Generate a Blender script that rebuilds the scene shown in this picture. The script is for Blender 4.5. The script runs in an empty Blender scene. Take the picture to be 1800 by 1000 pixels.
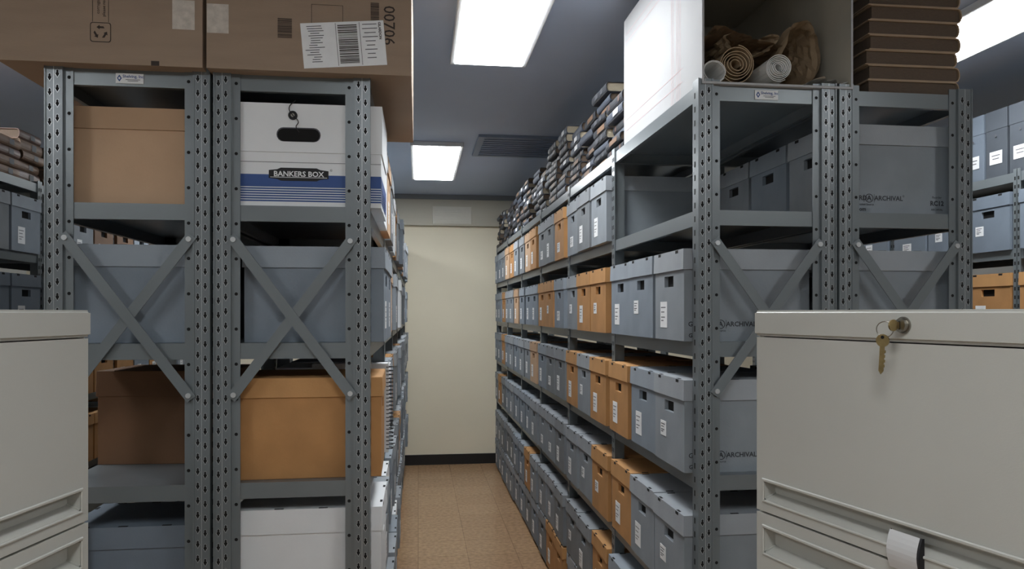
import bpy, bmesh, math, random
from mathutils import Vector, Matrix, noise
random.seed(7)
S=bpy.context.scene
COL=S.collection
# ------------------------------------------------------------------ materials
def lin(c):
    out=[]
    for x in c:
        x=x/255.0
        out.append(x/12.92 if x<=0.04045 else ((x+0.055)/1.055)**2.4)
    return out
MATS={}
def mat(name,col,rough=0.6,metal=0.0,var=0.08,scale=6.0,bump=0.0,bscale=200.0,spec=0.5,stretch=None):
    if name in MATS: return MATS[name]
    m=bpy.data.materials.new(name); m.use_nodes=True
    nt=m.node_tree; b=nt.nodes['Principled BSDF']
    c=lin(col)
    tc=nt.nodes.new('ShaderNodeTexCoord')
    src=tc.outputs['Object']
    if stretch:
        mp=nt.nodes.new('ShaderNodeMapping'); mp.inputs['Scale'].default_value=stretch
        nt.links.new(src,mp.inputs['Vector']); src=mp.outputs['Vector']
    n=nt.nodes.new('ShaderNodeTexNoise'); n.inputs['Scale'].default_value=scale; n.inputs['Detail'].default_value=5
    nt.links.new(src,n.inputs['Vector'])
    r=nt.nodes.new('ShaderNodeValToRGB')
    r.color_ramp.elements[0].position=0.3; r.color_ramp.elements[1].position=0.7
    r.color_ramp.elements[0].color=[max(0,x*(1-var)) for x in c]+[1]
    r.color_ramp.elements[1].color=[min(1,x*(1+var)) for x in c]+[1]
    nt.links.new(n.outputs['Fac'],r.inputs['Fac'])
    nt.links.new(r.outputs['Color'],b.inputs['Base Color'])
    b.inputs['Roughness'].default_value=rough; b.inputs['Metallic'].default_value=metal
    b.inputs['Specular IOR Level'].default_value=spec
    if bump>0:
        n2=nt.nodes.new('ShaderNodeTexNoise'); n2.inputs['Scale'].default_value=bscale; n2.inputs['Detail'].default_value=3
        nt.links.new(src,n2.inputs['Vector'])
        bp=nt.nodes.new('ShaderNodeBump'); bp.inputs['Strength'].default_value=bump; bp.inputs['Distance'].default_value=0.002
        nt.links.new(n2.outputs['Fac'],bp.inputs['Height']); nt.links.new(bp.outputs['Normal'],b.inputs['Normal'])
    MATS[name]=m; return m
def emis(name,col,strength):
    m=bpy.data.materials.new(name); m.use_nodes=True; nt=m.node_tree
    b=nt.nodes['Principled BSDF']; b.inputs['Base Color'].default_value=(1,1,1,1)
    b.inputs['Emission Color'].default_value=(*col,1); b.inputs['Emission Strength'].default_value=strength
    return m
STEEL=mat('painted_steel',(114,121,125),0.32,0.25,0.06,3,0.05,300)
STEELD=mat('steel_hole',(12,13,14),0.9,0,0,3)
STEELL=mat('steel_glint_bolt',(190,194,197),0.3,0.4,0.05,5)  # pale steel: painted glints on the posts, and the bolt heads
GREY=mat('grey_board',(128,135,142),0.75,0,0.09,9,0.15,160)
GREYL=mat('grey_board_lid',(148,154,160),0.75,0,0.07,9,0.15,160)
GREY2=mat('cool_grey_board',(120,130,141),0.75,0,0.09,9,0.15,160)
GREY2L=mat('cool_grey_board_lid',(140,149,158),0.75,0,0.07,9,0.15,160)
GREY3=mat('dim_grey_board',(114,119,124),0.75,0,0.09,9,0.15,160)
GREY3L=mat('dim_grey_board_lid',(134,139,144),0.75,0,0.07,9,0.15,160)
SLATE=mat('slate_board',(108,119,132),0.75,0,0.07,9,0.15,160)
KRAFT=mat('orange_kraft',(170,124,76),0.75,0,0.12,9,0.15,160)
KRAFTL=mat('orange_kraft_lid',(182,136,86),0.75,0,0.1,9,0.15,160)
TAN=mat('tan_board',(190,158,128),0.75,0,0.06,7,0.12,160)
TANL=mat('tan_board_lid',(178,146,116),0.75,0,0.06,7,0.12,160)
BROWN=mat('brown_board',(104,74,50),0.75,0,0.1,7,0.12,160)
WHITEB=mat('white_board',(220,223,226),0.7,0,0.03,7,0.08,160)
CARD=mat('cardboard',(150,130,112),0.8,0,0.07,5,0.15,90,stretch=(1,1,6))
CARDIN=mat('box_inside',(178,174,162),0.8,0,0.06,8)
CARDD=mat('cardboard_print',(58,50,46),0.85,0,0.1,50)
INK=mat('black_ink',(22,22,26),0.7,0,0,5)
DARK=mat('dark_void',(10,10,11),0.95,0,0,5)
PAPER=mat('label_paper',(226,228,230),0.6,0,0.03,30)
PRINT=mat('grey_print',(80,82,88),0.7,0,0.1,60)
LOGO=mat('dark_print',(44,46,52),0.7,0,0.1,60)
BLUE=mat('blue_print',(44,76,136),0.6,0,0.05,30)
TAPE=mat('packing_tape',(196,188,178),0.22,0,0.15,60,0.3,90)
CAB=mat('cabinet_enamel',(180,180,174),0.42,0.0,0.025,4,0.06,500)
CABD=mat('cabinet_gap',(70,68,64),0.7,0,0,4)
CABL=mat('label_card',(196,197,198),0.35,0,0.03,8)
BRASS=mat('worn_brass',(170,150,108),0.3,1.0,0.2,60)
CHROME=mat('dull_nickel',(150,146,138),0.3,1.0,0.1,60)
BKBLACK=mat('black_cloth',(44,47,54),0.6,0,0.25,20,0.2,300)
BKGREY=mat('charcoal_cloth',(70,77,90),0.6,0,0.2,20,0.2,300)
BKBROWN=mat('brown_cloth',(122,96,76),0.6,0,0.15,20,0.2,300)
BKRED=mat('maroon_leather',(98,72,62),0.5,0,0.2,20,0.2,300)
LEDGER=mat('ledger_cloth',(158,136,112),0.65,0,0.12,14,0.2,300)
PAGES=mat('aged_pages',(92,78,66),0.85,0,0.2,120,0.3,300,stretch=(1,1,20))
PAGESL=mat('page_block',(170,160,140),0.85,0,0.2,120,0.3,300,stretch=(1,1,20))
ROLLK=mat('kraft_paper',(170,148,120),0.75,0,0.06,8,0.3,40)
ROLLKD=mat('kraft_paper_dark',(136,114,90),0.8,0,0.1,8,0.3,40)
ROLLW=mat('white_paper',(226,226,224),0.6,0,0.03,8)
PINK=mat('faint_pink_print',(206,172,174),0.7,0,0,8)
FRAMEW=mat('light_frame',(215,218,220),0.4,0,0.02,5)
GRILLE=mat('grille_paint',(206,204,194),0.5,0,0.02,5)
VENT=mat('vent_grey',(124,138,158),0.5,0,0.05,5)
DOCG=mat('charcoal_board',(72,78,86),0.7,0,0.08,9)
LENS=emis('fluorescent_lens',(0.955,0.985,1.0),16.5)

# ------------------------------------------------------------------ mesh builder
_tc={}
def text_geom(s,size,bold=0.0):
    k=(s,size,bold)
    if k in _tc: return _tc[k]
    cu=bpy.data.curves.new('tmp_text','FONT'); cu.body=s; cu.size=size; cu.resolution_u=2
    cu.align_x='CENTER'; cu.align_y='CENTER'; cu.offset=bold
    ob=bpy.data.objects.new('tmp_text',cu); COL.objects.link(ob)
    dg=bpy.context.evaluated_depsgraph_get(); ev=ob.evaluated_get(dg); me=ev.to_mesh()
    vs=[v.co.copy() for v in me.vertices]; fs=[list(p.vertices) for p in me.polygons]
    ev.to_mesh_clear(); bpy.data.objects.remove(ob); bpy.data.curves.remove(cu)
    _tc[k]=(vs,fs); return _tc[k]
class MB:
    def __init__(s): s.v=[];s.f=[];s.m=[]
    def add(s,vs,fs,mi=0):
        o=len(s.v); s.v+= [tuple(v) for v in vs]
        for f in fs: s.f.append([i+o for i in f]); s.m.append(mi)
    def box(s,x0,x1,y0,y1,z0,z1,mi=0,skip=''):
        vs=[(x0,y0,z0),(x1,y0,z0),(x1,y1,z0),(x0,y1,z0),(x0,y0,z1),(x1,y0,z1),(x1,y1,z1),(x0,y1,z1)]
        fs={'b':[0,3,2,1],'t':[4,5,6,7],'f':[0,1,5,4],'r':[1,2,6,5],'k':[2,3,7,6],'l':[3,0,4,7]}
        s.add(vs,[f for k,f in fs.items() if k not in skip],mi)
    def prism(s,pts,axis,a0,a1,mi=0,caps=True):
        n=len(pts)
        def P(p,a):
            if axis=='x': return (a,p[0],p[1])
            if axis=='y': return (p[0],a,p[1])
            return (p[0],p[1],a)
        vs=[P(p,a0) for p in pts]+[P(p,a1) for p in pts]
        fs=[[i,(i+1)%n,n+(i+1)%n,n+i] for i in range(n)]
        if caps: fs+= [list(range(n))[::-1],list(range(n,2*n))]
        s.add(vs,fs,mi)
    def cyl(s,c,axis,r,h,n=16,mi=0,r2=None):
        r2=r if r2 is None else r2
        ax=Vector(axis).normalized(); q=ax.to_track_quat('Z','Y').to_matrix()
        a=[Vector(c)+q@Vector((r*math.cos(6.28318*i/n),r*math.sin(6.28318*i/n),0)) for i in range(n)]
        b=[Vector(c)+q@Vector((r2*math.cos(6.28318*i/n),r2*math.sin(6.28318*i/n),h)) for i in range(n)]
        s.add(a+b,[[i,(i+1)%n,n+(i+1)%n,n+i] for i in range(n)]+[list(range(n))[::-1],list(range(n,2*n))],mi)
    def torus(s,c,ra,rb,axis='z',n=14,m_=6,mi=0):
        vs=[]
        for i in range(n):
            a=6.28318*i/n
            for j in range(m_):
                q=6.28318*j/m_; r=ra+rb*math.cos(q); h=rb*math.sin(q)
                p=(r*math.cos(a),r*math.sin(a),h) if axis=='z' else (r*math.cos(a),h,r*math.sin(a))
                vs.append((c[0]+p[0],c[1]+p[1],c[2]+p[2]))
        s.add(vs,[[i*m_+j,((i+1)%n)*m_+j,((i+1)%n)*m_+(j+1)%m_,i*m_+(j+1)%m_] for i in range(n) for j in range(m_)],mi)
    def plan(s,pts,o,right,up,mi=0):
        o=Vector(o);r=Vector(right);u=Vector(up)
        s.add([o+r*p[0]+u*p[1] for p in pts],[list(range(len(pts)))],mi)
    def rect(s,o,right,up,w,h,mi=0):
        s.plan([(-w/2,-h/2),(w/2,-h/2),(w/2,h/2),(-w/2,h/2)],o,right,up,mi)
    def text(s,t,size,o,right,up,mi=0,bold=0.0,sx=1.0):
        vs,fs=text_geom(t,size,bold); o=Vector(o);r=Vector(right);u=Vector(up)
        s.add([o+r*v.x*sx+u*v.y for v in vs],fs,mi)
    def pocket(s,o,right,up,W,H,u0,u1,v0,v1,depth,mi=0,mp=1,mb=None,slope=0):
        o=Vector(o);r=Vector(right);u=Vector(up);n=r.cross(u)
        mb=mp if mb is None else mb
        us=[0,u0,u1,W]; vs=[0,v0,v1,H]
        V=[o+r*a+u*b for b in vs for a in us]
        fs=[]
        for j in range(3):
            for i in range(3):
                if i==1 and j==1: continue
                fs.append([j*4+i,j*4+i+1,(j+1)*4+i+1,(j+1)*4+i])
        s.add(V,fs,mi)
        a=[(u0,v0),(u1,v0),(u1,v1),(u0,v1)]
        A=[o+r*x+u*y for x,y in a]
        B=[o+r*x+u*(y+(slope if y==v0 else 0))-n*depth for x,y in a]
        s.add(A+B,[[0,1,5,4],[1,2,6,5],[2,3,7,6],[3,0,4,7]],mp)
        s.add(B,[[0,1,2,3]],mb)
    def mesh(s,name,mats,bevel=0,smooth=False,seg=1):
        me=bpy.data.meshes.new(name); me.from_pydata(s.v,[],s.f)
        for m in mats: me.materials.append(m)
        for i,p in enumerate(me.polygons): p.material_index=s.m[i]
        me.update()
        if bevel>0:
            bm=bmesh.new(); bm.from_mesh(me)
            es=[e for e in bm.edges if len(e.link_faces)==2 and e.calc_face_angle(0)>0.5]
            bmesh.ops.bevel(bm,geom=es,offset=bevel,segments=seg,affect='EDGES',clamp_overlap=True)
            bm.to_mesh(me); bm.free()
        if smooth:
            for p in me.polygons: p.use_smooth=True
        return me
def ob(name,data=None,parent=None,loc=(0,0,0),rot=(0,0,0),label=None,category=None,group=None,kind=None):
    o=bpy.data.objects.new(name,data); COL.objects.link(o)
    o.location=loc; o.rotation_euler=rot
    if parent: o.parent=parent
    if data is None: o.empty_display_size=0.05
    if label: o['label']=label
    if category: o['category']=category
    if group: o['group']=group
    if kind: o['kind']=kind
    return o
def place(name,parts,loc,rotz,label,category,group=None,rot=None):
    e=ob(name,None,None,loc,rot or (0,0,rotz),label,category,group)
    for p in parts:
        ob(p[0],p[1],e,label=p[2] if len(p)>2 else None)
    return e

# ------------------------------------------------------------------ room
XL,XR,YF,YB,ZC=-3.6,4.6,-2.6,7.36,2.66
def shell(name,x0,x1,y0,y1,z0,z1,m):
    b=MB(); b.box(x0,x1,y0,y1,z0,z1); return ob(name,b.mesh(name,[m]),kind='structure')
def floor_mat():
    m=bpy.data.materials.new('floor_tile'); m.use_nodes=True; nt=m.node_tree; b=nt.nodes['Principled BSDF']
    tc=nt.nodes.new('ShaderNodeTexCoord')
    br=nt.nodes.new('ShaderNodeTexBrick'); br.offset=0; br.inputs['Scale'].default_value=1
    br.inputs['Brick Width'].default_value=0.305; br.inputs['Row Height'].default_value=0.305
    br.inputs['Mortar Size'].default_value=0.0015; br.inputs['Bias'].default_value=0
    c1=lin((178,144,110)); c2=lin((170,136,104)); c3=lin((132,104,80))
    br.inputs['Color1'].default_value=(*c1,1); br.inputs['Color2'].default_value=(*c2,1); br.inputs['Mortar'].default_value=(*c3,1)
    nt.links.new(tc.outputs['Object'],br.inputs['Vector'])
    n=nt.nodes.new('ShaderNodeTexNoise'); n.inputs['Scale'].default_value=38; n.inputs['Detail'].default_value=8
    nt.links.new(tc.outputs['Object'],n.inputs['Vector'])
    r=nt.nodes.new('ShaderNodeValToRGB'); r.color_ramp.elements[0].position=.35; r.color_ramp.elements[1].position=.65
    r.color_ramp.elements[0].color=(.8,.8,.8,1); r.color_ramp.elements[1].color=(1.1,1.1,1.1,1)
    nt.links.new(n.outputs['Fac'],r.inputs['Fac'])
    mx=nt.nodes.new('ShaderNodeMix'); mx.data_type='RGBA'; mx.blend_type='MULTIPLY'; mx.inputs['Factor'].default_value=1
    nt.links.new(br.outputs['Color'],mx.inputs['A']); nt.links.new(r.outputs['Color'],mx.inputs['B'])
    nt.links.new(mx.outputs['Result'],b.inputs['Base Color'])
    b.inputs['Roughness'].default_value=0.25
    return m
WALLM=mat('cream_wall',(236,228,206),0.8,0,0.02,2,0.05,60)
WALLG=mat('pale_wall',(212,213,210),0.8,0,0.02,2)
CEILM=mat('ceiling_paint',(178,192,214),0.6,0,0.03,1.5,0.05,40)
BASEM=mat('black_vinyl',(24,24,26),0.4,0,0,2)
shell('floor',XL,XR,YF,YB,-0.1,0,floor_mat())
shell('ceiling',XL,XR,YF,YB,ZC,ZC+0.1,CEILM)
shell('wall_back',XL,XR,YB,YB+0.1,0,ZC,WALLM)
shell('wall_front',XL,XR,YF-0.1,YF,0,ZC,WALLG)
shell('wall_left',XL-0.1,XL,YF,YB,0,ZC,WALLG)
shell('wall_right',XR,XR+0.1,YF,YB,0,ZC,WALLG)
shell('baseboard_back',XL,XR,YB-0.012,YB,0,0.1,BASEM)
shell('trim_1',XL,XR,YB-0.06,YB,ZC-0.3,ZC,mat('soffit_paint',(190,186,172),0.7,0,0.02,2))
shell('trim_2',XL,XR,YB-0.085,YB-0.06,ZC-0.045,ZC,mat('soffit_edge',(120,124,128),0.6,0,0.02,2))

def ceiling_light(x0,x1,y0,y1,lab):
    cx,cy=(x0+x1)/2,(y0+y1)/2; w,l=x1-x0,y1-y0
    b=MB(); t=0.022; h=0.03
    b.box(-w/2-t,-w/2,-l/2-t,l/2+t,-h,0); b.box(w/2,w/2+t,-l/2-t,l/2+t,-h,0)
    b.box(-w/2,w/2,-l/2-t,-l/2,-h,0); b.box(-w/2,w/2,l/2,l/2+t,-h,0)
    f=b.mesh('light_frame',[FRAMEW],0.003)
    b=MB(); b.box(-w/2,w/2,-l/2,l/2,-0.034,-0.004); g=b.mesh('light_lens',[LENS])
    place('ceiling_light',[('frame',f),('lens',g,'glowing white diffuser')],(cx,cy,ZC),0,lab,'ceiling light','fluorescent ceiling lights')
L0='rectangular fluorescent ceiling light with glowing white diffuser'
ceiling_light(.165,.47,2.15,3.35,L0+' over the aisle')
ceiling_light(-.03,.285,5.05,6.3,L0+' near the far wall')
ceiling_light(2.08,2.4,1.9,3.12,L0+' between shelving rows')
ceiling_light(2.08,2.4,4.6,5.8,L0+' between shelving rows')
ceiling_light(-2.24,-1.94,2.3,3.52,L0+' above old volumes')
ceiling_light(-1.55,-1.25,5.2,6.4,L0+' above old volumes')
ceiling_light(-.15,.15,-.9,.32,L0+' over the aisle')
ceiling_light(-2.0,-1.7,-.9,.32,L0)
ceiling_light(1.9,2.2,-.9,.32,L0)
b=MB(); b.box(-.3,.3,-.3,.3,-.018,0)
for i in range(9): b.box(-.26,.26,-.25+i*.06,-.25+i*.06+.012,-.024,-.018)
o=ob('ceiling_vent',b.mesh('ceiling_vent',[VENT],0.002),loc=(.69,5.09,ZC),label='square grey slatted air vent panel set in the ceiling',category='vent')
b=MB(); b.box(-.19,.19,-.012,0,-.085,.085)
for i in range(9): b.box(-.17,.17,-.018,-.012,-.075+i*.017,-.068+i*.017)
ob('wall_vent',b.mesh('wall_vent',[GRILLE],0.001),loc=(.33,YB-.06,ZC-.2),label='pale rectangular air grille high on the far wall',category='vent')

# ------------------------------------------------------------------ shelving
LV=[2.13,1.785,1.42,1.05,.67,.30,.03]
BAY=.87
def slot(b,x,z,y):
    w,h=.0050,.0100
    P=[(0,-h),(w*.45,-h*.55),(w,-h*.1),(w*.45,h*.35),(w*.6,h*.7),(0,h),(-w*.6,h*.7),(-w*.45,h*.35),(-w,-h*.1),(-w*.45,-h*.55)]
    b.plan([(p[0]*1.22,p[1]*1.12-.0004) for p in P],(x,y+.0003,z),(1,0,0),(0,0,1),2)  # larger pale outline paints the white glint around the slot
    b.plan(P,(x,y,z),(1,0,0),(0,0,1),1)
def end_post(side):
    b=MB(); H=2.145; s=side
    def bx(x0,x1,y0,y1,z0,z1,m=0):
        a,c=sorted((x0*s,x1*s)); b.box(a,c,y0,y1,z0,z1,m)
    bx(0,.044,0,.003,0,H); bx(.041,.044,.003,.009,0,H); bx(.044,.066,.007,.010,0,H)
    bx(0,.003,.003,.04,0,H); bx(0,.0035,-.003,0,0,H,0); bx(.0395,.044,-.002,0,0,H,0)
    bx(.0212,.0222,-.0006,0,0,H,2)  # thin pale strip paints the light reflected along the post fold
    z=.05
    while z<H-.03:
        slot(b,.0125*s,z,-.0008); slot(b,.031*s,z+.010,-.0008)
        b.plan([(-.004,-.008),(.004,-.008),(.004,.008),(-.004,.008)],(-.0006*s,.022,z),(0,1,0),(0,0,1),1)
        z+=.038
    z=.07
    while z<H-.03:
        b.plan([(.0046*math.cos(a*.7854),.0046*math.sin(a*.7854)) for a in range(8)],(.056*s,.0062,z),(1,0,0),(0,0,1),1); z+=.0925
    return b.mesh('post',[STEEL,STEELD,STEELL])
def mid_post(side):
    b=MB(); H=2.145; s=side
    a,c=sorted((0,.003*s)); b.box(a,c,-.02,.02,0,H)
    a,c=sorted((0,.045*s)); b.box(a,c,-.0015,.0015,0,H)
    z=.05
    while z<H-.03:
        b.plan([(-.004,-.008),(.004,-.008),(.004,.008),(-.004,.008)],(-.0006*s,-.01,z),(0,1,0),(0,0,1),1)
        b.plan([(-.004,-.008),(.004,-.008),(.004,.008),(-.004,.008)],(-.0006*s,.01,z),(0,1,0),(0,0,1),1); z+=.038
    return b.mesh('post',[STEEL,STEELD])
EP={1:end_post(1),-1:end_post(-1)}; MP={1:mid_post(1),-1:mid_post(-1)}
def shelf_mesh(W,L):
    b=MB(); t=.002; h=.042
    b.box(0,W,0,L,-.003,0)
    b.box(0,W,0,t,-h,-.003); b.box(0,W,L-t,L,-h,-.003)
    b.box(0,t,t,L-t,-h,-.003); b.box(W-t,W,t,L-t,-h,-.003)
    b.box(t,W-t,t,.014,-h,-h+t); b.box(t,W-t,L-.014,L-t,-h,-h+t)
    b.box(t,.014,t,L-t,-h,-h+t); b.box(W-.014,W-t,t,L-t,-h,-h+t)
    return b.mesh('shelf',[STEEL])
SHM={}
def brace(x0,z0,x1,z1,y):
    b=MB(); d=Vector((x1-x0,0,z1-z0)); L=d.length; d.normalize(); n=Vector((-d.z,0,d.x))*.0135
    p0=Vector((x0,0,z0))-d*.012; p1=Vector((x1,0,z1))+d*.012
    pts=[p0-n,p1-n,p1+n,p0+n]
    vs=[(p.x,y-.0025,p.z) for p in pts]+[(p.x,y,p.z) for p in pts]
    b.add(vs,[[0,1,2,3],[7,6,5,4],[0,4,5,1],[1,5,6,2],[2,6,7,3],[3,7,4,0]],0)
    for x,z in ((x0,z0),(x1,z1)): b.cyl((x,y-.0025,z),(0,-1,0),.007,.005,10,1)
    return b.mesh('cross_brace',[STEEL,STEELL])
def run(x0,x1,y0,nb,lab,plate=False,top=True,braces=True):
    e=ob('shelving_unit',None,None,(x0,y0,0),label=lab,category='shelving')
    W=x1-x0
    for k in range(nb+1):
        y=BAY*k+.02
        if k==0:
            ob('post',EP[1],e,(0,0,0)); ob('post',EP[-1],e,(W,0,0))
        else:
            ob('post',MP[1],e,(0,y,0)); ob('post',MP[-1],e,(W,y,0))
    key=round(W,3)
    if key not in SHM: SHM[key]=(shelf_mesh(W-.008,BAY-.006),shelf_mesh(W-.008,BAY+.01))
    for k in range(nb):
        for z in LV:
            ob('shelf',SHM[key][1 if k==0 else 0],e,(.004,.0105 if k==0 else BAY*k+.023,z))
    if braces:
        ob('cross_brace',brace(.052,1.285,W-.052,1.692,-.003),e)
        ob('cross_brace',brace(.052,1.692,W-.052,1.285,-.006),e)
    if plate:
        b=MB(); w,h=.068,.026
        b.box(-w/2,w/2,-.0015,0,-h/2,h/2,0)
        b.text('Shelving, Inc.',.0105,(.010,-.0022,.005),(1,0,0),(0,0,1),1,0.0002)
        b.rect((.008,-.0020,-.003),(1,0,0),(0,0,1),.036,.0014,2); b.rect((.008,-.0020,-.0065),(1,0,0),(0,0,1),.026,.0014,2)
        b.plan([(0,-.009),(.006,0),(0,.009),(-.006,0)],(-.025,-.002,0),(1,0,0),(0,0,1),1)
        b.plan([(0,-.004),(.003,0),(0,.004),(-.003,0)],(-.025,-.0024,0),(1,0,0),(0,0,1),0)
        ob('name_plate',b.mesh('name_plate',[PAPER,BLUE,PRINT]),e,(W/2,.0095,2.108),label='small white maker plate')
    return e
AR=(.762,1.167); BR=(1.175,1.585); AL=(-.945,-.54); BL=(-.532,-.128)
YR,YLn=1.95,2.02
run(*AR,YR,6,'tall grey slotted-steel shelving filled with archive boxes along the aisle',True)
run(*BR,YR,3,'tall grey slotted-steel shelving backed against another run, ledgers on top')
run(*AL,YLn,6,'tall grey slotted-steel shelving with tan box, big cardboard box on top',True)
run(*BL,YLn,6,'tall grey slotted-steel shelving with striped white box beside the aisle')
run(-2.245,-1.84,3.0,5,'grey steel shelving holding old brown volumes and kraft boxes',braces=False)
run(2.65,3.06,2.1,4,'grey steel shelving holding charcoal document cases in the next aisle',braces=False)

# ------------------------------------------------------------------ archive boxes
BW,BD,BH=.258,.372,.255
def box_body(b,w=BW,d=BD,h=BH,mi=0,md=1,hole=True):
    if hole:
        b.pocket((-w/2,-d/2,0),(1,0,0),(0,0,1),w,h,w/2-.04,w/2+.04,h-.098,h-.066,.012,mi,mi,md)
    else: b.plan([(0,0),(w,0),(w,h),(0,h)],(-w/2,-d/2,0),(1,0,0),(0,0,1),mi)
    b.box(-w/2,w/2,-d/2,d/2,0,h,mi,skip='f')
def box_lid(b,w=BW,d=BD,h=BH,mi=0,md=1,dep=.052):
    a,c=w/2+.0045,d/2+.0045; a2,c2=w/2+.003,d/2+.003
    z0,z1=h-dep,h+.006
    vs=[(-a,-c,z0),(a,-c,z0),(a,c,z0),(-a,c,z0),(-a2,-c2,z1),(a2,-c2,z1),(a2,c2,z1),(-a2,c2,z1)]
    b.add(vs,[[0,3,2,1],[4,5,6,7],[0,1,5,4],[1,2,6,5],[2,3,7,6],[3,0,4,7]],mi)
def lid_slots(b,w=BW,d=BD,h=BH,md=1):
    z=h+.0068
    for x in (-w*.30,w*.30):
        b.box(x-.011,x+.011,-d/2-.001,-d/2+.006,h+.0055,z,md)
        b.box(x-.011,x+.011,-d/2-.0037,-d/2-.001,h-.004,h+.0045,md)
    for y in (-d*.36,-d*.1,d*.2):
        for s in (-1,1): b.box(s*(w/2-.003)-.004,s*(w/2-.003)+.004,y-.012,y+.012,h+.0055,z,md)
def sticker(b,w=BW,d=BD,mi=0,mp=1,x=-.045,z=.075,sw=.062,sh=.078):
    y=-d/2-.0012
    b.box(x-sw/2,x+sw/2,y,-d/2-.0002,z-sh/2,z+sh/2,mi)
    for i,(q,l) in enumerate(((.28,.7),(.1,.5),(-.1,.6),(-.23,.35))):
        b.rect((x-(.8-l)*sw*.4,y-.0004,z+q*sh),(1,0,0),(0,0,1),sw*l,.003,mp)
def archival_text(b,x,mi,y0=-BD/2,z=.048,flip=1):
    X=x+.0008; R=(0,1,0);U=(0,0,1)
    b.text('GAYLORD',.0190,(X,y0+.056,z),R,U,mi,.0004)
    c=(X,y0+.107,z)
    n=20; r1,r2=.0130,.0108
    vs=[Vector(c)+Vector((0,r*math.cos(6.28318*i/n),r*math.sin(6.28318*i/n))) for r in (r1,r2) for i in range(n)]
    b.add(vs,[[i,(i+1)%n,n+(i+1)%n,n+i] for i in range(n)],mi)
    b.text('A',.020,c,R,U,mi,.0006)
    for q in (-.016,.016): b.rect((X,y0+.107+q,z),R,U,.0012,.024,mi)
    b.text('ARCHIVAL',.0190,(X,y0+.168,z),R,U,mi,.0004)
    b.text('\u00ae',.009,(X,y0+.215,z+.007),R,U,mi)
    b.text('Your Trusted Source',.0085,(X,y0+.085,z-.0180),R,U,mi,.0001)
    b.text('Gaylord.com',.016,(X,y0+.055,z-.032),R,U,mi,.0005)
    b.text('RC12',.019,(X,BD/2-.05,z-.012),R,U,mi,.0007)
    b.text('Reorder',.009,(X,BD/2-.05,z+.006),R,U,mi,.0001)
    b.text('ARCHIVAL',.008,(X,BD/2-.05,z-.030),R,U,mi,.0002)
COLS={'grey':(GREY,GREYL,'pale grey archival storage box with lid and white paper label'),
 'grey2':(GREY2,GREY2L,'cool blue-grey archival storage box with lid and label'),
 'grey3':(GREY3,GREY3L,'dull grey archival storage box with lid and label'),
 'slate':(SLATE,SLATE,'blue-grey archival storage box with lid'),
 'kraft':(KRAFT,KRAFTL,'orange-brown kraft storage box with lid and white label'),
 'tan':(TAN,TANL,'light tan cardboard storage box with lid'),
 'brown':(BROWN,BROWN,'dark brown cardboard storage box with lid'),
 'white':(WHITEB,WHITEB,'white cardboard storage box with lid')}
BM={}
for c,(m1,m2,l) in COLS.items():
    b=MB(); box_body(b); body=b.mesh('body',[m1,DARK],.0012)
    b=MB(); box_body(b); archival_text(b,BW/2,2); bodyT=b.mesh('body',[m1,DARK,LOGO])
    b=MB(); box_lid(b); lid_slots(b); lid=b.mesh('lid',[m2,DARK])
    b=MB(); sticker(b); st=b.mesh('paper_label',[PAPER,PRINT])
    b=MB(); sticker(b,sw=.05,sh=.045,z=.10,x=-.05); st2=b.mesh('paper_label',[PAPER,PRINT])
    b=MB(); sticker(b,sw=.07,sh=.05,z=.065,x=-.02); st3=b.mesh('paper_label',[PAPER,PRINT])
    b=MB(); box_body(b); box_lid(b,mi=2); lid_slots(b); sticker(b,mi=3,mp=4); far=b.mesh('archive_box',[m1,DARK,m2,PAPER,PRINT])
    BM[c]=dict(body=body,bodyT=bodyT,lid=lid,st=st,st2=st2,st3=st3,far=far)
def abox(c,x,y,z,face,near=True,txt=False,group=None,label=None,stick=True):
    if c=='grey' and not txt: c=random.choice(['grey','grey','grey2','grey2','grey3'])
    rz={'-x':-math.pi/2,'+x':math.pi/2,'-y':0}[face]+math.radians(random.uniform(-.6,.6))
    l=label or COLS[c][2]
    if near:
        D=BM[c]; parts=[('body',D['bodyT'] if txt else D['body']),('lid',D['lid'])]
        if stick: parts.append(('paper_label',random.choice([D['st'],D['st'],D['st2'],D['st3']]),'white paper label'))
        return place('archive_box',parts,(x,y,z),rz,l,'storage box',group)
    return ob('archive_box',BM[c]['far'],None,(x,y,z),(0,0,rz),l,'storage box',group)
def rowy(y0,j): return y0+.04+.277*(j%3)+.1385+BAY*(j//3)
def row(x,y0,z,face,js,cols,group,neary=4.6,txt0=False,default='grey',jit=.006):
    for j in js:
        y=rowy(y0,j); c=cols.get(j,default)
        abox(c,x+random.uniform(-.006,jit),y,z,face,near=y<neary,txt=(txt0 and c=='grey' and j==0),group=group)
xa=.745+BD/2
N=range(0,18)
row(xa,YR,1.785,'-x',range(3,18),{6:'kraft',9:'kraft',10:'tan',13:'kraft',14:'tan'},'boxes on the upper shelf')
row(xa,YR,1.42,'-x',N,{3:'kraft',4:'kraft',7:'kraft',8:'kraft',12:'tan',15:'kraft'},'boxes on the shoulder-height shelf',txt0=True)
row(xa,YR,1.05,'-x',N,{2:'kraft',3:'kraft',5:'kraft',9:'tan',15:'kraft'},'boxes on the waist-height shelf',txt0=True)
row(xa,YR,.67,'-x',N,{2:'kraft',3:'kraft',16:'kraft'},'boxes on the knee-height shelf',txt0=True)
row(xa,YR,.30,'-x',N,{3:'kraft',10:'kraft'},'boxes on the low shelf')
row(xa,YR,.03,'-x',range(3,18),{6:'kraft',7:'kraft'},'boxes on the bottom shelf')
xb=1.19+BD/2
for j in range(4): abox('grey',xb,rowy(YR,j),1.785,'-x',True,j==0,'boxes behind the empty shelf',stick=False)
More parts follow.
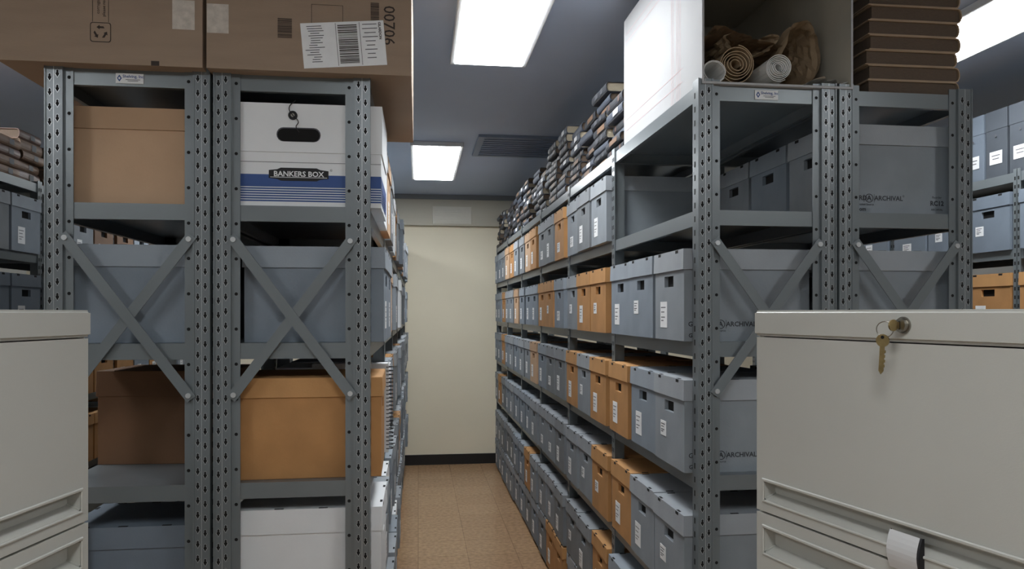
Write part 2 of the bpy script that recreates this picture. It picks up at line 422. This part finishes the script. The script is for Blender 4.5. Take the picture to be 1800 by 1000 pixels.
for j in range(3): abox('grey',xb,rowy(YR,j),1.42,'-x',True,j==0,'boxes behind the shoulder-height shelf',stick=False)
for j in range(2): abox('grey',xb,rowy(YR,j),1.05,'-x',True,j==0,'boxes in the second run',stick=False)
xl=-.112-BD/2
row(xl,YLn,1.785,'+x',range(1,18),{1:'white',2:'tan',5:'white',6:'kraft',9:'tan',12:'kraft'},'boxes on the upper shelf beside the wall side',3.2,jit=.028)
row(xl,YLn,1.42,'+x',N,{2:'kraft',3:'tan',7:'white',8:'kraft'},'boxes opposite on the shoulder-height shelf',3.2,jit=.02)
row(xl,YLn,1.05,'+x',range(2,18),{2:'white',4:'kraft',8:'kraft'},'boxes opposite on the waist-height shelf',3.2,jit=.02)
row(xl,YLn,.67,'+x',range(1,18),{2:'white',7:'kraft'},'boxes opposite on the knee-height shelf',3.2,jit=.02)
row(xl,YLn,.30,'+x',range(1,18),{5:'white'},'boxes opposite on the low shelf',3.2,jit=.02)
# spiral bound volume standing beside the orange box
b=MB(); b.box(-.335,-.095,0,.003,0,.285,0); b.box(-.335,-.095,.027,.030,0,.285,0); cv=b.mesh('cover',[WHITEB])
b=MB(); b.box(-.333,-.098,.003,.027,.002,.282,0); pgm=b.mesh('page_block',[PAPER])
b=MB()
for i in range(22): b.torus((-.096,.015,.012+i*.0125),.0155,.0016)
cl=b.mesh('coil_binding',[INK])
place('spiral_bound_book',[('cover',cv),('page_block',pgm),('coil_binding',cl,'black coil binding')],(0,2.415,1.051),0,'white spiral-bound volume with black coil standing on shelf','book')
xm=-.93+BD/2
row(xm,YLn,1.785,'-x',range(1,6),{2:'tan'},'boxes behind the tan box',2)
row(xm,YLn,1.42,'-x',range(0,6),{},'boxes behind cross bracing',2.4)
abox('tan',-.742,YLn+.19,1.785,'-x',True,False,None,'light tan cardboard box with lid on upper steel shelf',False)
b=MB(); box_body(b,.27,.375,.272); body=b.mesh('body',[BROWN,DARK],.0015)
b=MB(); box_lid(b,.27,.375,.272,dep=.07); lid=b.mesh('lid',[BROWN,DARK],.0015)
place('cardboard_box',[('body',body),('lid',lid)],(-.745,2.45,1.05),math.radians(-94),'dark brown lidded cardboard box set back on a steel shelf','box')
abox('slate',-.742,YLn+.19,.67,'-x',True,False,None,'blue-grey storage box with lid on a low steel shelf',False)
b=MB(); box_body(b,.30,.385,.268); body=b.mesh('body',[KRAFT,DARK],.0015)
b=MB(); box_lid(b,.30,.385,.268,dep=.048); lid=b.mesh('lid',[KRAFTL,DARK],.0015)
place('cardboard_box',[('body',body),('lid',lid)],(-.296,2.215,1.05),math.radians(91),'orange-brown kraft storage box with lid on a steel shelf','box')
b=MB(); box_body(b,.30,.39,.292); body=b.mesh('body',[WHITEB,DARK],.0015)
b=MB(); box_lid(b,.30,.39,.292,dep=.06); lid_slots(b,.30,.39,.292); lid=b.mesh('lid',[WHITEB,DARK])
place('cardboard_box',[('body',body),('lid',lid)],(-.296,2.215,.67),math.radians(90),'plain white storage box with lid on a low steel shelf','box')

# striped white box
W,D,H=.395,.30,.275
b=MB()
b.box(-W/2,W/2,0,D,0,H-.003,0)
for (z0,z1) in ((.052,.085),(.0455,.0495),(.039,.043),(.0325,.0365),(.026,.030),(.0195,.0235),(.013,.017)):
    b.rect((0,-.0007,(z0+z1)/2),(1,0,0),(0,0,1),W,z1-z0,1)
    b.rect((W/2+.0007,D/2,(z0+z1)/2),(0,1,0),(0,0,1),D,z1-z0,1)
b.rect((0,-.0006,.118),(1,0,0),(0,0,1),W,.0012,2)
hw,hh=.078,.0175
b.plan([(-hw,-hh*.6),(-hw*.72,-hh*.75),(-hw*.6,-hh),(hw*.6,-hh),(hw*.72,-hh*.75),(hw,-hh*.6),(hw,hh*.6),(hw*.72,hh*.75),(hw*.6,hh),(-hw*.6,hh),(-hw*.72,hh*.75),(-hw,hh*.6)],(-.02,-.0012,.086),(1,0,0),(0,0,1),3)
b.plan([(-hw*.95,-hh*.5),(hw*.95,-hh*.5),(hw*.95,-hh*.42),(-hw*.95,-hh*.42)],(-.02,-.0016,.086),(1,0,0),(0,0,1),0)
b.text('BANKERS BOX',.0195,(-.02,-.0018,.0865),(1,0,0),(0,0,1),0,.0004,1.02)
b.text('\u00ae',.009,(.065,-.0018,.098),(1,0,0),(0,0,1),3)
body=b.mesh('body',[WHITEB,BLUE,PRINT,INK])
b=MB(); a=.003
b.box(-W/2-a,W/2+a,-a,D+a,.145,H,0)
cap=[]
for i in range(9):
    t=-math.pi/2+math.pi*i/8; cap.append((.038+.017*math.cos(t),.017*math.sin(t)))
for i in range(9):
    t=math.pi/2+math.pi*i/8; cap.append((-.038+.017*math.cos(t),.017*math.sin(t)))
cap2=[(x*1.05,y*1.12) for x,y in cap]
b.plan(cap2,(-.02,-a-.0005,.192),(1,0,0),(0,0,1),1)
b.plan(cap,(-.02,-a-.0011,.191),(1,0,0),(0,0,1),2)
lid=b.mesh('lid',[WHITEB,PRINT,DARK])
b=MB(); b.cyl((-.035,-a,.243),(0,-1,0),.012,.004,18,0); b.cyl((-.035,-a-.004,.243),(0,-1,0),.005,.002,12,1)
btn=b.mesh('button',[INK,CHROME])
cu=bpy.data.curves.new('string','CURVE'); cu.dimensions='3D'; cu.bevel_depth=.0012; cu.bevel_resolution=2
sp=cu.splines.new('BEZIER'); P=[(-.028,-.004,.284),(-.044,-.008,.262),(-.035,-.0105,.243),(-.02,-.009,.225),(-.026,-.008,.212),(-.018,-.007,.198)]
sp.bezier_points.add(len(P)-1)
for p,q in zip(sp.bezier_points,P): p.co=q; p.handle_left_type=p.handle_right_type='AUTO'
cu.materials.append(INK)
tmp=bpy.data.objects.new('string_tmp',cu); COL.objects.link(tmp)
sm=bpy.data.meshes.new_from_object(tmp.evaluated_get(bpy.context.evaluated_depsgraph_get())); bpy.data.objects.remove(tmp)
place('storage_box',[('body',body,'white body with blue stripes and black name plate'),('lid',lid),('button',btn,'black fastening button'),('string',sm,'black fastening string')],(-.2975,2.04,1.785),0,'white cardboard storage box with blue stripes and oval hand hole','storage box')

# ------------------------------------------------------------------ big cardboard boxes on top
R=(1,0,0);U=(0,0,1)
def barcode(b,x,z,w,h,y,mi,vert=False):
    rnd=random.Random(int(1000*abs(x)+7)); t=-w/2 if not vert else -h/2; L=(w if not vert else h)/2
    while t<L-.001:
        q=rnd.choice([.0008,.0014,.0022])
        if not vert: b.rect((x+t+q/2,y,z),R,U,q,h,mi)
        else: b.rect((x,y,z+t+q/2),R,U,w,q,mi)
        t+=q+rnd.choice([.0009,.0015])
def deco1(b,W,D,H):
    y=-.0008; cx=-.001
    def rr(w,h,r):
        pts=[]
        for (sx,sy,a0) in ((1,-1,-90),(1,1,0),(-1,1,90),(-1,-1,180)):
            for i in range(4):
                a=math.radians(a0+30*i); pts.append((sx*(w/2-r)+r*math.cos(a),sy*(h/2-r)+r*math.sin(a)))
        return pts
    b.plan(rr(.05,.05,.006),(cx,y,.079),R,U,1); b.plan(rr(.046,.046,.005),(cx,y-.0003,.079),R,U,0)
    for k in range(3):
        a=math.radians(90+120*k); c,s=math.cos(a),math.sin(a)
        def rot(p): return (p[0]*c-p[1]*s,p[0]*s+p[1]*c)
        b.plan([rot(p) for p in [(.010,-.010),(.015,-.007),(.015,.003),(.010,.003)]],(cx,y-.0006,.079),R,U,1)
        b.plan([rot(p) for p in [(.007,.002),(.0185,.002),(.0125,.0095)]],(cx,y-.0006,.079),R,U,1)
    b.text('please recycle',.011,(cx+.008,y,.15),(0,0,1),(-1,0,0),1)
    b.text('corrugated',.011,(cx-.006,y,.15),(0,0,1),(-1,0,0),1)
    b.rect((cx-.019,y,.15),R,U,.0012,.09,1); b.rect((cx+.019,y,.15),R,U,.0012,.09,1)
    b.rect((W/2-.046,y,.133),R,U,.055,.075,2)
    b.rect((.13,y,.006),R,U,.02,.012,1)
def deco2(b,W,D,H):
    y=-.0008; o=.2775
    b.rect((-W/2+.028,y,.128),R,U,.054,.075,2)
    barcode(b,-.343+o,.112,.036,.052,y,1,True)
    cx=-.235+o
    for (dx,dz,w,h) in ((-.04,0,.001,.075),(.04,0,.001,.075),(0,.037,.08,.001),(0,-.037,.08,.001)): b.rect((cx+dx,y,.14+dz),R,U,w,h,1)
    barcode(b,-.112+o,.165,.022,.05,y,1,True)
    b.text('00706',.042,(-.076+o,y,.131),(0,0,-1),(1,0,0),1,.0002)
    a=math.radians(5); r=Vector((math.cos(a),0,math.sin(a))); u=Vector((-math.sin(a),0,math.cos(a)))
    c=Vector((-.192+o,-.0012,.076))
    b.rect(c,r,u,.215,.118,3)
    yy=Vector((0,-.0005,0))
    def lp(x,z,w,h,m=1): b.rect(c+yy+r*x+u*z,r,u,w,h,m)
    rnd=random.Random(3)
    z=-.05
    while z<.05:
        q=rnd.choice([.001,.0018,.0028]); lp(.012,z,.05,q); z+=q+rnd.choice([.0012,.002])
    for i in range(16): lp(-.075+rnd.uniform(-.008,.008),.050-i*.0062,.04*rnd.uniform(.5,1),.0018,4)
    for i in range(9):
        lp(.07,.05-i*.011,.04*rnd.uniform(.5,1),.002,4)
    b.text('GILARDON',.009,c+yy+r*.096+u*.032,-u,r,1,.0003)
    lp(-.018,0,.0012,.112,4); lp(.044,0,.0012,.112,4)
MB_=[CARD,CARDD,TAPE,PAPER,PRINT]
for (x0,x1,dec,D,lab) in ((-1.04,-.55,deco1,.75,'large brown corrugated carton with recycling mark on top of shelving'),(-.54,-.018,deco2,.775,'large brown corrugated carton with white shipping label overhanging the aisle')):
    W=x1-x0
    b=MB(); H=.40; b.box(-W/2,W/2,0,D,0,H,0)
    dec(b,W,D,H)
    me=b.mesh('carton_body',MB_)
    b2=MB()
    b2.box(-W/2,-.001,-.0,D,H,H+.004,0); b2.box(.001,W/2,0,D,H,H+.004,0); b2.rect((0,-.0009,H-.02),R,U,.05,.04,1)
    b2.box(-.025,.025,-.0005,D,H+.004,H+.0045,1)
    fl=b2.mesh('top_flaps',[CARD,TAPE])
    place('cardboard_carton',[('body',me),('flap',fl)],((x0+x1)/2,1.985,2.13),0,lab,'cardboard box')

# ------------------------------------------------------------------ open white box with rolls
X0,X1,Y0,Y1,Z0,Z1=.772,1.215,1.945,2.72,2.13,2.60
cx=(X0+X1)/2; W=X1-X0; D=Y1-Y0; H=Z1-Z0; t=.006
b=MB()
b.box(-W/2,-W/2+t,0,D,0,H,0); b.box(W/2-t,W/2,0,D,0,H,0)
b.box(-W/2+t,W/2-t,0,D,0,t,0); b.box(-W/2+t,W/2-t,0,D,H-t,H,0); b.box(-W/2+t,W/2-t,D-t,D,t,H-t,0)
e=.0006
b.plan([(0,0),(D-.012,0),(D-.012,H-.012),(0,H-.012)],(-W/2+t+e,.001,t),(0,1,0),U,1)
b.plan([(0,0),(D-.012,0),(D-.012,H-.012),(0,H-.012)],(W/2-t-e,.001,t),(0,1,0),U,1)
b.plan([(0,0),(W-2*t,0),(W-2*t,D-.012),(0,D-.012)],(-W/2+t,.001,t+e),R,(0,1,0),1)
b.plan([(0,0),(W-2*t,0),(W-2*t,D-.012),(0,D-.012)],(-W/2+t,.001,H-t-e),R,(0,1,0),1)
b.plan([(0,0),(W-2*t,0),(W-2*t,H-.012),(0,H-.012)],(-W/2+t,D-t-e,t),R,U,1)
for q in (.17,.185,.20,.23,.245):
    b.rect((-W/2-.0008,q,H/2),(0,1,0),U,.0018,H*.98,2)
for q in (.05,.09,.38,.41): b.rect((-W/2-.0008,.45,q),(0,1,0),U,.6,.0015,2)
me=b.mesh('box_body',[mat('white_carton',(172,174,177),0.75,0,0.03,6,.08,120),CARDIN,PINK])
ob('open_carton',me,loc=(cx,Y0,Z0),label='big white corrugated box lying open, filled with paper rolls',category='cardboard box')
def roll(r0,r1,turns,L,m,thick=.0015,wob=.03):
    n=int(turns*26); b=MB(); vs=[]
    for i in range(n+1):
        a=6.28318*turns*i/n; r=r0+(r1-r0)*i/n*(1+wob*math.sin(a*1.7))
        for y in (0,L): vs.append((r*math.cos(a),y+.006*math.sin(a*.9)*(y==0),r*math.sin(a)))
        for y in (0,L): vs.append(((r-thick)*math.cos(a),y+.006*math.sin(a*.9)*(y==0),(r-thick)*math.sin(a)))
    fs=[]
    for i in range(n):
        A=i*4;B=A+4
        fs+=[[A,A+1,B+1,B],[A+2,B+2,B+3,A+3],[A,B,B+2,A+2],[A+1,A+3,B+3,B+1]]
    b.add(vs,fs,0); return b.mesh('paper_roll',[m])
zb=Z0+t+.001
ob('paper_roll',roll(.029,.033,1.9,.55,ROLLW),loc=(.816,1.965,zb+.034),label='thin rolled white paper sheet in open box',category='paper roll')
ob('paper_roll',roll(.014,.054,5.3,.6,ROLLK,.0022,.05),loc=(.895,2.0,zb+.068),rot=(0,.4,0),label='thick kraft paper roll with spiral end in open box',category='paper roll')
ob('paper_roll',roll(.012,.038,6,.6,ROLLW,.0016,.01),loc=(1.010,1.975,zb+.055),rot=(0,1.0,0),label='tight white drawing roll in open box',category='paper roll')
def paper_sheet(rx,rz,L,a0,a1,seed,m,loc,rot,lab,flare=.25,amp=.22):
    nu,nv=34,18; b=MB(); vs=[]
    for j in range(nv+1):
        v=j/nv
        for i in range(nu+1):
            uu=i/nu; a=math.radians(a0+(a1-a0)*uu)
            k=1+flare*(1-v)+amp*noise.noise(Vector((uu*4+seed,v*2.5,seed)))+amp*.9*abs(noise.noise(Vector((uu*8,v*5+seed,1))))-amp*.4*abs(noise.noise(Vector((uu*17,v*9+seed,3))))
            vs.append((rx*k*math.cos(a),L*v+.05*noise.noise(Vector((uu*5,seed,v))),rz*k*math.sin(a)))
    fs=[[j*(nu+1)+i,j*(nu+1)+i+1,(j+1)*(nu+1)+i+1,(j+1)*(nu+1)+i] for j in range(nv) for i in range(nu)]
    b.add(vs,fs,0)
    return ob('kraft_sheet' if m is not ROLLW else 'paper_sheet',b.mesh('paper_sheet',[m],smooth=False),loc=loc,rot=rot,label=lab,category='paper')
paper_sheet(.048,.086,.30,-70,235,2.3,ROLLK,(1.118,2.04,zb+.118),(0,.25,.05),'loosely rolled crumpled kraft paper leaning inside open box',.15,.34)
paper_sheet(.11,.045,.34,-5,190,6.1,ROLLKD,(.935,2.06,zb+.135),(0,.15,.0),'creased kraft paper draped over the rolls in open box',.1,.4)
paper_sheet(.06,.040,.25,150,372,9.1,ROLLK,(.97,2.06,zb+.165),(.1,-.2,.1),'curled kraft paper scrap lying over the rolls',.2,.4)
paper_sheet(.055,.016,.16,5,170,4.4,ROLLW,(1.135,1.97,zb+.006),(0,-.1,.1),'curled white paper sheet at the box opening',.1,.2)

# ------------------------------------------------------------------ books
def book_mesh(D,L,T,cov,pg,lab=None,labm=None,parts=False):
    bt=.003
    n=7
    outer=[(.012-.012*math.cos(-math.pi/2+math.pi*i/n),T/2-T/2*math.sin(-math.pi/2+math.pi*i/n)) for i in range(n+1)]
    ri=T/2-bt
    inner=[(.013-.010*math.cos(-math.pi/2+math.pi*i/n),T/2-ri*math.sin(-math.pi/2+math.pi*i/n)) for i in range(n+1)]
    b=MB()
    for i in range(n):
        p=[outer[i],outer[i+1],inner[i+1],inner[i]]; b.prism(p,'x',-L/2,L/2,0)
    b.box(-L/2,L/2,.012,D,T-bt,T,0); b.box(-L/2,L/2,.012,D,0,bt,0)
    if lab:
        for (xx,w) in lab:
            b.rect((xx*L,-.0007,T/2),R,U,L*w,T*.55,2)
    p=MB()
    tgt=p if parts else b
    tgt.box(-L/2+.006,L/2-.006,.006,D-.007,bt,T-bt,0 if parts else 1)
    mats=[cov,pg]+([labm] if lab else [])
    if parts: return b.mesh('cover',[cov]),p.mesh('page_block',[pg])
    return b.mesh('book',mats)
VAR=[]
for cov,pg,lab,lm,ll in ((BKBLACK,PAGESL,[(.2,.12),(-.15,.2)],PRINT,'black cloth-bound volume lying flat in a stack on top shelf'),
            (BKGREY,PAGESL,[(.1,.3)],PAPER,'charcoal cloth-bound volume with pale spine label in a stack'),
            (BKBLACK,PAGES,[(.3,.08),(-.3,.08)],BKRED,'black bound volume with dark red bands in a stack'),
            (BKBLACK,PAGES,[(.05,.5)],BKBROWN,'black bound volume with brown spine patch in a stack'),
            (BKGREY,PAGES,None,None,'dark grey bound volume lying flat in a stack')):
    for T in (.034,.042): VAR.append((T,book_mesh(.27,.235,T,cov,pg,lab,lm),ll))
y=2.875
while y<7.1:
    z=2.13; top=.24 if y<3 else random.uniform(.29,.34)
    dx=random.uniform(0,.03)
    while z<2.13+top:
        T,me,ll=random.choice(VAR)
        if z+T>2.13+top+.02: break
        ob('book',me,None,(.755+dx+random.uniform(0,.035),y+random.uniform(-.006,.006),z),(0,0,-math.pi/2+math.radians(random.uniform(-1.4,1.4))),ll,'book','dark volumes stacked on top of the shelving')
        z+=T
    y+=.262
VB=[(T,book_mesh(.26,.2,T,c,PAGES,[(.1,.2)],BKBLACK),ll) for T in (.045,.055) for c,ll in ((BKBROWN,'worn brown leather volume stacked on top shelf'),(BKRED,'worn maroon leather volume stacked on top shelf'))]
y=3.2
while y<5.6:
    z=2.13
    for i in range(random.choice([4,4,5])):
        T,me,ll=random.choice(VB)
        ob('book',me,None,(-1.85+random.uniform(-.03,0),y,z),(0,0,math.pi/2+math.radians(random.uniform(-1.2,1.2))),ll,'book','old volumes stacked on the far shelving'); z+=T
    y+=.222
cov,pg=book_mesh(.285,.34,.043,LEDGER,PAGES,parts=True)
z=2.13; xs=[0,.003,-.006,.004,.0,.008,.004,.01,.006]
for i in range(9):
    place('ledger_book',[('cover',cov),('page_block',pg)],(1.572+xs[i],2.15,z),math.pi/2+math.radians(random.uniform(-1.5,1.5)),'large brown cloth ledger lying flat in a tall stack','book','brown ledgers stacked on the shelving'); z+=.0432
cov2,pg2=book_mesh(.25,.32,.034,LEDGER,PAGES,parts=True)
z=2.13
for i in range(7):
    place('ledger_book',[('cover',cov2),('page_block',pg2)],(1.49+random.uniform(-.008,.008),2.53,z),math.pi/2+math.radians(random.uniform(-1.5,1.5)),'thinner brown ledger in a shorter stack behind','book','brown ledgers stacked on the shelving'); z+=.0342

xf=-1.826-BD/2
for z,cs in ((1.785,['grey','brown','grey']),(1.42,['grey','slate','tan']),(1.05,['kraft','kraft','grey']),(.67,['kraft','kraft','white'])):
    for j in range(1,13):
        c=random.choice(cs); abox(c,xf,rowy(3.0,j),z,'+x',False,group='boxes on the far shelving')
def docbox(m,l):
    b=MB(); w,d,h=.125,.26,.31
    b.box(-w/2,w/2,-d/2,d/2,0,h,0); b.box(-w/2-.002,w/2+.002,-d/2-.002,d/2+.002,h-.09,h,0)
    b.rect((0,-d/2-.0025,.09),R,U,.075,.06,1); b.rect((0,-d/2-.003,.10),R,U,.05,.004,2); b.rect((0,-d/2-.003,.085),R,U,.04,.004,2)
    b.cyl((0,-d/2-.002,.19),(0,-1,0),.007,.002,10,2)
    return b.mesh('document_case',[m,PAPER,PRINT],.0015),l
DC=[docbox(DOCG,'charcoal upright document case with white label'),docbox(SLATE,'blue-grey upright document case with white label')]
for i in range(14):
    me,l=DC[0 if i%3 else 1]
    ob('document_case',me,None,(2.79,2.42+i*.14,2.13),(0,0,-math.pi/2),l,'document box','document cases in the next aisle')
xr=2.64+BD/2
for z,c in ((1.785,'slate'),(1.42,'kraft'),(1.05,'grey')):
    for j in range(2,9): abox(c if (c!='kraft' or j<7) else 'grey',xr,rowy(2.1,j),z,'-x',True if j<6 else False,group='boxes in the next aisle')

# ------------------------------------------------------------------ filing cabinets
def cabinet(loc,rz,lab,locked):
    L,D,H=.914,.46,1.505
    e=ob('file_cabinet',None,None,loc,(0,0,rz),lab,'filing cabinet')
    b=MB()
    b.box(0,.016,0,D,.03,H-.045,0); b.box(L-.016,L,0,D,.03,H-.045,0)
    b.box(.016,L-.016,D-.01,D,.03,H-.045,0); b.box(.02,L-.02,.03,D-.02,0,.05,1); b.box(.016,L-.016,.022,D-.01,.03,H-.05,1)
    ob('body',b.mesh('body',[CAB,CABD],.002),e)
    b=MB(); b.box(-.002,L+.002,-.012,D,H-.048,H,0)
    ob('top_panel',b.mesh('top_panel',[CAB],.005,seg=3),e)
    zt=H-.050
    hs=[.327,.30,.30,.30,.2]
    for i,h in enumerate(hs):
        z1=zt; z0=zt-h+.004; zt-=h
        d=ob('drawer',None,e)
        b=MB(); x0,x1=.005,L-.005; y=-.009
        ph0,ph1=(.022,.056)
        if i>0: ph0,ph1=(z1-z0-.072,z1-z0-.026)
        b.pocket((x0,y,z0),R,U,x1-x0,z1-z0,.022,x1-x0-.022,ph0,ph1,.024,0,0,0,slope=.010)
        b.box(x0,x1,y,.02,z0,z1,0,skip='f')
        me=b.mesh('drawer_front',[CAB],.0025,seg=2)
        ob('drawer_front',me,d)
        b=MB(); b.box(x0+.018,x1-.018,y-.004,y,z0+ph1,z0+ph1+.006,0); b.box(x0+.018,x1-.018,y-.003,y,z0+ph0-.005,z0+ph0,0)
        b.box(x0+.016,x0+.022,y-.003,y,z0+ph0-.005,z0+ph1+.006,0); b.box(x1-.022,x1-.016,y-.003,y,z0+ph0-.005,z0+ph1+.006,0)
        ob('drawer_pull',b.mesh('drawer_pull',[CAB],.0015),d)
        if i==0:
            pts=[]
            for k in range(9):
                a=k/8; pts.append((y-.004-.007*math.sin(math.pi*a),z0-.010+a*.056))
            b=MB()
            for k in range(8):
                p,q=pts[k],pts[k+1]
                b.add([(.31,p[0],p[1]),(.362,p[0],p[1]),(.362,q[0],q[1]),(.31,q[0],q[1])],[[0,1,2,3]],0)
                b.add([(.362,p[0],p[1]),(.366,p[0]+.002,p[1]),(.366,q[0]+.002,q[1]),(.362,q[0],q[1])],[[0,1,2,3]],1)
                b.add([(.366,p[0],p[1]),(.366,y,p[1]),(.366,y,q[1]),(.366,q[0],q[1])],[[0,1,2,3]],1)
                b.add([(.31,p[0],p[1]),(.31,y,p[1]),(.31,y,q[1]),(.31,q[0],q[1])],[[0,1,2,3]],1)
            ob('label_holder',b.mesh('label_holder',[CABL,INK],smooth=True),d,label='curved pale card label holder')
    if locked:
        lk=ob('lock',None,e,(.334,-.012,H-.023))
        b=MB(); b.cyl((0,0,0),(0,-1,0),.0125,.003,24,0); b.cyl((0,-.003,0),(0,-1,0),.0105,.006,24,0,.0095); b.box(-.0012,.0012,-.0098,-.009,-.006,.006,1)
        ob('lock_cylinder',b.mesh('lock_cylinder',[CHROME,DARK],0),lk,label='worn nickel lock barrel')
        b=MB(); b.box(-.0011,.0011,-.014,-.009,-.005,.005,0); b.cyl((-.0011,-.021,0),(1,0,0),.0085,.0022,18,0)
        ob('key',b.mesh('key',[BRASS]),lk,(0,0,0),label='small key standing in the lock')
        b=MB(); b.torus((0,0,0),.0115,.0008,'y',26,8)
        ob('key_ring',b.mesh('key_ring',[CHROME]),lk,(-.010,-.026,-.006),(0,0,.5),label='thin steel split ring')
        b=MB(); b.cyl((0,.0011,0),(0,-1,0),.0095,.0022,20,0); b.cyl((0,.0016,.005),(0,-1,0),.0025,.0034,10,1)
        b.box(-.0033,.0033,-.001,.001,-.045,-.008,0)
        for i in range(4): b.box(.0033,.0050-.0005*(i%2),-.001,.001,-.018-i*.007,-.014-i*.007,0)
        b.prism([(-.0033,-.045),(.0033,-.045),(0,-.050)],'y',-.001,.001,0)
        ob('key',b.mesh('key',[BRASS,DARK]),lk,(-.012,-.028,-.0225),(0.05,.08,.3),label='brass key hanging from the ring')
    return e
cabinet((.64,1.33,0),math.atan2(-.973,.232),'pale grey metal lateral filing cabinet with keys in its lock',True)
u=Vector((math.sin(math.radians(11)),math.cos(math.radians(11))))
cabinet((-.59-u.x*.914,1.406-u.y*.914,0),math.atan2(u.y,u.x),'pale beige metal lateral filing cabinet beside the shelving',False)

# ------------------------------------------------------------------ world, camera
w=bpy.data.worlds.new('world'); S.world=w; w.use_nodes=True
w.node_tree.nodes['Background'].inputs[0].default_value=(.5,.55,.6,1); w.node_tree.nodes['Background'].inputs[1].default_value=.3
cam=bpy.data.cameras.new('camera'); co=bpy.data.objects.new('camera',cam); COL.objects.link(co)
co.location=(0,0,1.5); co.rotation_euler=(math.pi/2,0,-math.radians(7.23))
cam.sensor_width=36; cam.lens=26; cam.shift_y=50/1800; cam.clip_start=.02
S.camera=co
S.view_settings.view_transform='Standard'
S.view_settings.exposure=0.4
